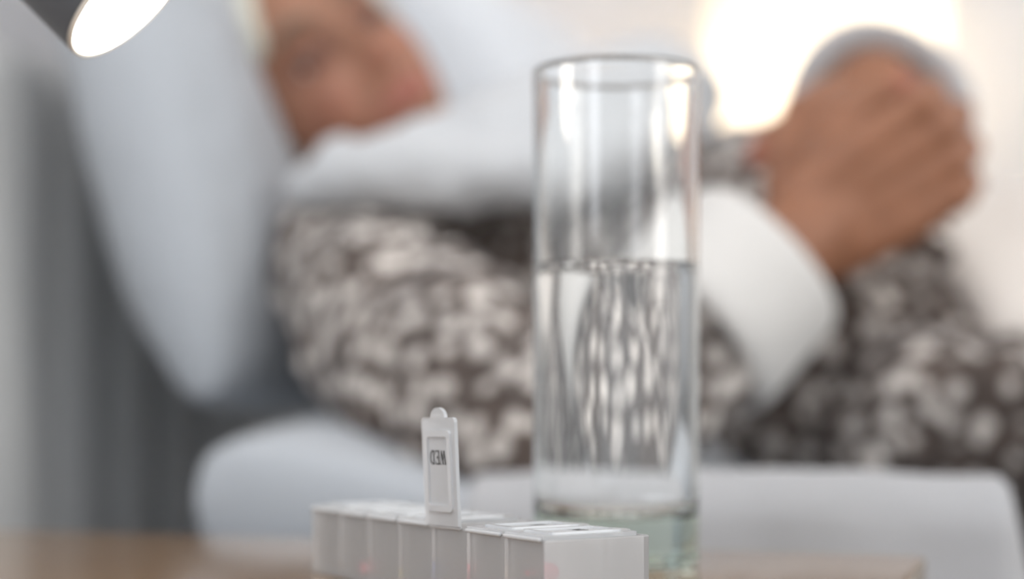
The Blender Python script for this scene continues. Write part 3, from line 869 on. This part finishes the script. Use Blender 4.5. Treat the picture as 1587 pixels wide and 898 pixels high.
# ------------------------------------------------------------------ pills
def pill(name, shape, m, label, s, t, h, group, rz=0.0, tilt=0.0):
    bm = bmesh.new()
    if shape[0] == 'tablet':
        r, th = shape[1:]
        lathe(bm, [(0, -th/2), (r*0.6, -th*0.46), (r*0.92, -th*0.30), (r, -th*0.16), (r, th*0.16), (r*0.92, th*0.30), (r*0.6, th*0.46), (0, th/2)], (0, 0, 0), 24)
        o = obj(name, bm, m)
    elif shape[0] == 'oblong':
        ln, r, th = shape[1:]
        ellipsoid(bm, (0, 0, 0), (ln/2, r, th/2), None, 24, 14)
        for v in bm.verts: v.co.x = math.copysign(ln/2*abs(v.co.x/(ln/2))**0.6, v.co.x) if abs(v.co.x) > 1e-9 else 0
        o = obj(name, bm, m)
    else:
        ln, r = shape[1:3]
        tube(bm, [(-ln/2+r, 0, 0), (0.0008, 0, 0)], [r*0.96, r*0.96], 20)
        e = thing(name, None, None, (0, 0, 0))
        o = e; c1 = obj('shell', bm, m[0]); c1.parent = e
        bm = bmesh.new(); tube(bm, [(0, 0, 0), (ln/2-r, 0, 0)], [r, r], 20)
        c2 = obj('cap', bm, m[1]); c2.parent = e
    o.location = Q(s, t, h); o.rotation_euler = (0, tilt, rz)
    tag(o, label, 'pill', group); return o
def pm(name, c): return mat(name, c, 0.3)
MP = {k: pm(k+'_pill_coat', c) for k, c in dict(white=(0.85, 0.82, 0.76), cream=(0.85, 0.72, 0.58), pink=(0.68, 0.08, 0.14), red=(0.62, 0.02, 0.05), yellow=(0.90, 0.65, 0.02),
      blue=(0.04, 0.14, 0.55), brown=(0.42, 0.18, 0.05), rose=(0.8, 0.38, 0.42)).items()}
fl = 0.0014
def cx(i, f): return pitch*(i+f)
GP = 'pills in the pill box'
tb = ('tablet', 0.0042, 0.0038)
pill('pill', ('tablet', 0.0046, 0.0044), MP['white'], 'white tablet underneath the pink pill in the nearest compartment', cx(0, 0.5), 0.0060, fl+0.0022, GP)
pill('pill', ('tablet', 0.0048, 0.0044), MP['white'], 'white tablet directly under the pink pill, nearest compartment', cx(0, 0.48), 0.0068, fl+0.0066, GP)
pill('pill', ('oblong', 0.0105, 0.0048, 0.0062), MP['pink'], 'shiny pink pill on top in the nearest compartment', cx(0, 0.48), 0.0062, fl+0.0119, GP, 0.5)
pill('pill', ('oblong', 0.017, 0.0045, 0.0062), MP['cream'], 'lower cream tablet in the second nearest compartment', cx(1, 0.46), 0.0065, fl+0.0031, GP, math.atan2(ld.y, ld.x))
pill('pill', ('oblong', 0.0165, 0.0043, 0.0062), MP['cream'], 'upper cream tablet in the second nearest compartment', cx(1, 0.44), 0.0066, fl+0.0093, GP, math.atan2(ld.y, ld.x))
pill('pill', tb, MP['white'], 'white tablet in the compartment with the open lid', cx(2, 0.27), 0.006, fl+0.0019, GP)
pill('pill', ('tablet', 0.0046, 0.0046), MP['cream'], 'cream tablet under the red pill below the open lid', cx(2, 0.68), 0.007, fl+0.0023, GP)
pill('pill', ('oblong', 0.0095, 0.0046, 0.0058), MP['red'], 'red pill under the open lid', cx(2, 0.52), 0.0062, fl+0.0075, GP, 0.3)
pill('pill', ('capsule', 0.013, 0.0030), (MP['white'], MP['blue']), 'blue and white capsule in the middle compartment', cx(3, 0.32), 0.0044, fl+0.0068, GP, math.atan2(-ld.y, -ld.x))
pill('pill', ('tablet', 0.0046, 0.0038), MP['yellow'], 'yellow tablet under the blue capsule', cx(3, 0.40), 0.0065, fl+0.0019, GP)
pill('pill', tb, MP['rose'], 'rose tablet beside the blue capsule', cx(3, 0.8), 0.015, fl+0.0019, GP)
pill('pill', ('tablet', 0.0045, 0.005), MP['yellow'], 'yellow tablet near the front wall, fifth compartment', cx(4, 0.42), 0.0058, fl+0.0025, GP)
pill('pill', ('oblong', 0.013, 0.0045, 0.0065), MP['rose'], 'rose oblong pill behind the yellow tablet', cx(4, 0.55), 0.0165, fl+0.0032, GP, 1.0)
pill('pill', ('oblong', 0.011, 0.0045, 0.0075), MP['pink'], 'pink red pill in the sixth compartment', cx(5, 0.25), 0.0057, fl+0.0037, GP, 1.1)
pill('pill', ('oblong', 0.015, 0.0046, 0.0068), MP['cream'], 'long cream pill in the sixth compartment', cx(5, 0.58), 0.018, fl+0.0034, GP, 1.4)
pill('pill', tb, MP['brown'], 'brown tablet in the farthest compartment', cx(6, 0.3), 0.0055, fl+0.0019, GP)
pill('pill', ('tablet', 0.0048, 0.0045), MP['white'], 'white tablet in the farthest compartment', cx(6, 0.62), 0.014, fl+0.0022, GP)

# ------------------------------------------------------------------ desk lamp at the upper left
LY = 0.60
lc = P(200, -2, LY); ln = Vector((0.706, -0.06, -0.706)).normalized(); LR = 0.0272
base_p = TB(CA-0.46, CB-0.13, TOP)
lamp = thing('desk_lamp', 'dark grey reading lamp with a glowing round head above the table', 'lamp', base_p)
bm = bmesh.new()
lathe(bm, [(LR*0.90, 0.004), (LR, 0.004), (LR*0.99, -0.0005), (LR*1.0, -0.0012), (LR*1.0, -0.002), (LR*1.0, -0.06), (LR*0.96, -0.075), (LR*0.7, -0.086), (0, -0.090), (0, -0.080), (LR*0.6, -0.076), (LR*0.93, -0.06), (LR*0.93, 0.0)][1:][2:], lc, 48, ln)
sh = obj('lamp_head', bm, M_SHADE, lamp)
bm = bmesh.new(); lathe(bm, [(0, 0.0010), (LR*0.55, 0.0009), (LR*0.85, 0.0006), (LR*0.93, 0.0002), (LR*0.93, -0.003), (0, -0.003)], lc, 48, ln)
d_o = obj('diffuser', bm, M_LENS); d_o.parent = sh
bm = bmesh.new(); lathe(bm, [(LR*0.932, -0.002), (LR*0.932, 0.0), (LR*0.96, 0.0006), (LR*0.992, 0.0006), (LR*0.992, -0.002), (LR*0.932, -0.002)], lc, 64, ln)
d_o = obj('rim', bm, M_RIM); d_o.parent = sh
back = lc-ln*0.088
bm = bmesh.new()
pp = [back, back-ln*0.04+Vector((-0.01, 0, 0.015)), back+Vector((-0.10, 0.02, 0.05)), base_p+Vector((0.0, 0, 0.30)), base_p+Vector((0, 0, 0.14)), base_p+Vector((0, 0, 0.012))]
sm = []
for i in range(len(pp)-1):
    p0 = pp[max(i-1, 0)]; p1 = pp[i]; p2 = pp[i+1]; p3 = pp[min(i+2, len(pp)-1)]
    for k in range(8):
        t = k/8
        sm.append(0.5*((2*p1)+(p2-p0)*t+(2*p0-5*p1+4*p2-p3)*t*t+(3*p1-p0-3*p2+p3)*t**3))
sm.append(pp[-1])
tube(bm, sm, [0.0045]*len(sm), 12); obj('gooseneck', bm, M_SHADE, lamp)
bm = bmesh.new(); lathe(bm, [(0, 0), (0.062, 0), (0.065, 0.004), (0.062, 0.012), (0.02, 0.018), (0.008, 0.03), (0, 0.03)], base_p, 48); obj('base', bm, M_SHADE, lamp)
bm = bmesh.new(); lathe(bm, [(0, 0.0), (0.006, 0), (0.006, 0.006), (0, 0.007)], base_p+Vector((0.03, -0.02, 0.014)), 16); obj('switch', bm, M_RIM, lamp)

# ------------------------------------------------------------------ floor lamp beyond the bed
FY = 2.72
fc = P(1278, 600, FY); fc.z = 0
fl_ = thing('floor_lamp', 'lit floor lamp with cream drum shade glowing beyond the bed', 'lamp', fc)
bm = bmesh.new(); R_ = 0.185; z0, z1 = CZ+0.28, CZ+0.70
lathe(bm, [(R_, z0), (R_, z1), (R_-0.002, z1), (R_-0.002, z0), (R_, z0)], fc, 64); shd = obj('lamp_shade', bm, M_CLOTHSHADE, fl_)
bm = bmesh.new(); lathe(bm, [(0, 0), (0.14, 0), (0.14, 0.015), (0.012, 0.03), (0.010, 0.06), (0.010, z0+0.02), (0, z0+0.02)], fc, 40); obj('stand', bm, M_METAL, fl_)
for dx, dz in ((-0.085, 0.40), (0.045, 0.56)):
    bc = fc+Vector((dx, -0.03, CZ+dz))
    bm = bmesh.new(); ellipsoid(bm, bc, (0.022, 0.022, 0.03), None, 16, 12); obj('bulb', bm, M_BULB, fl_)
    pl = bpy.data.lights.new('bulb_light', 'POINT'); pl.energy = 3.6; pl.color = (1.0, 0.88, 0.74); pl.shadow_soft_size = 0.02
    po = bpy.data.objects.new('bulb_light', pl); COL.objects.link(po); po.location = bc+Vector((0, -0.06, 0)); 
    bm = bmesh.new(); tube(bm, [fc+Vector((0, 0, z0)), bc-Vector((0, 0, 0.03))], [0.006, 0.008], 10); obj('socket', bm, M_METAL, fl_)
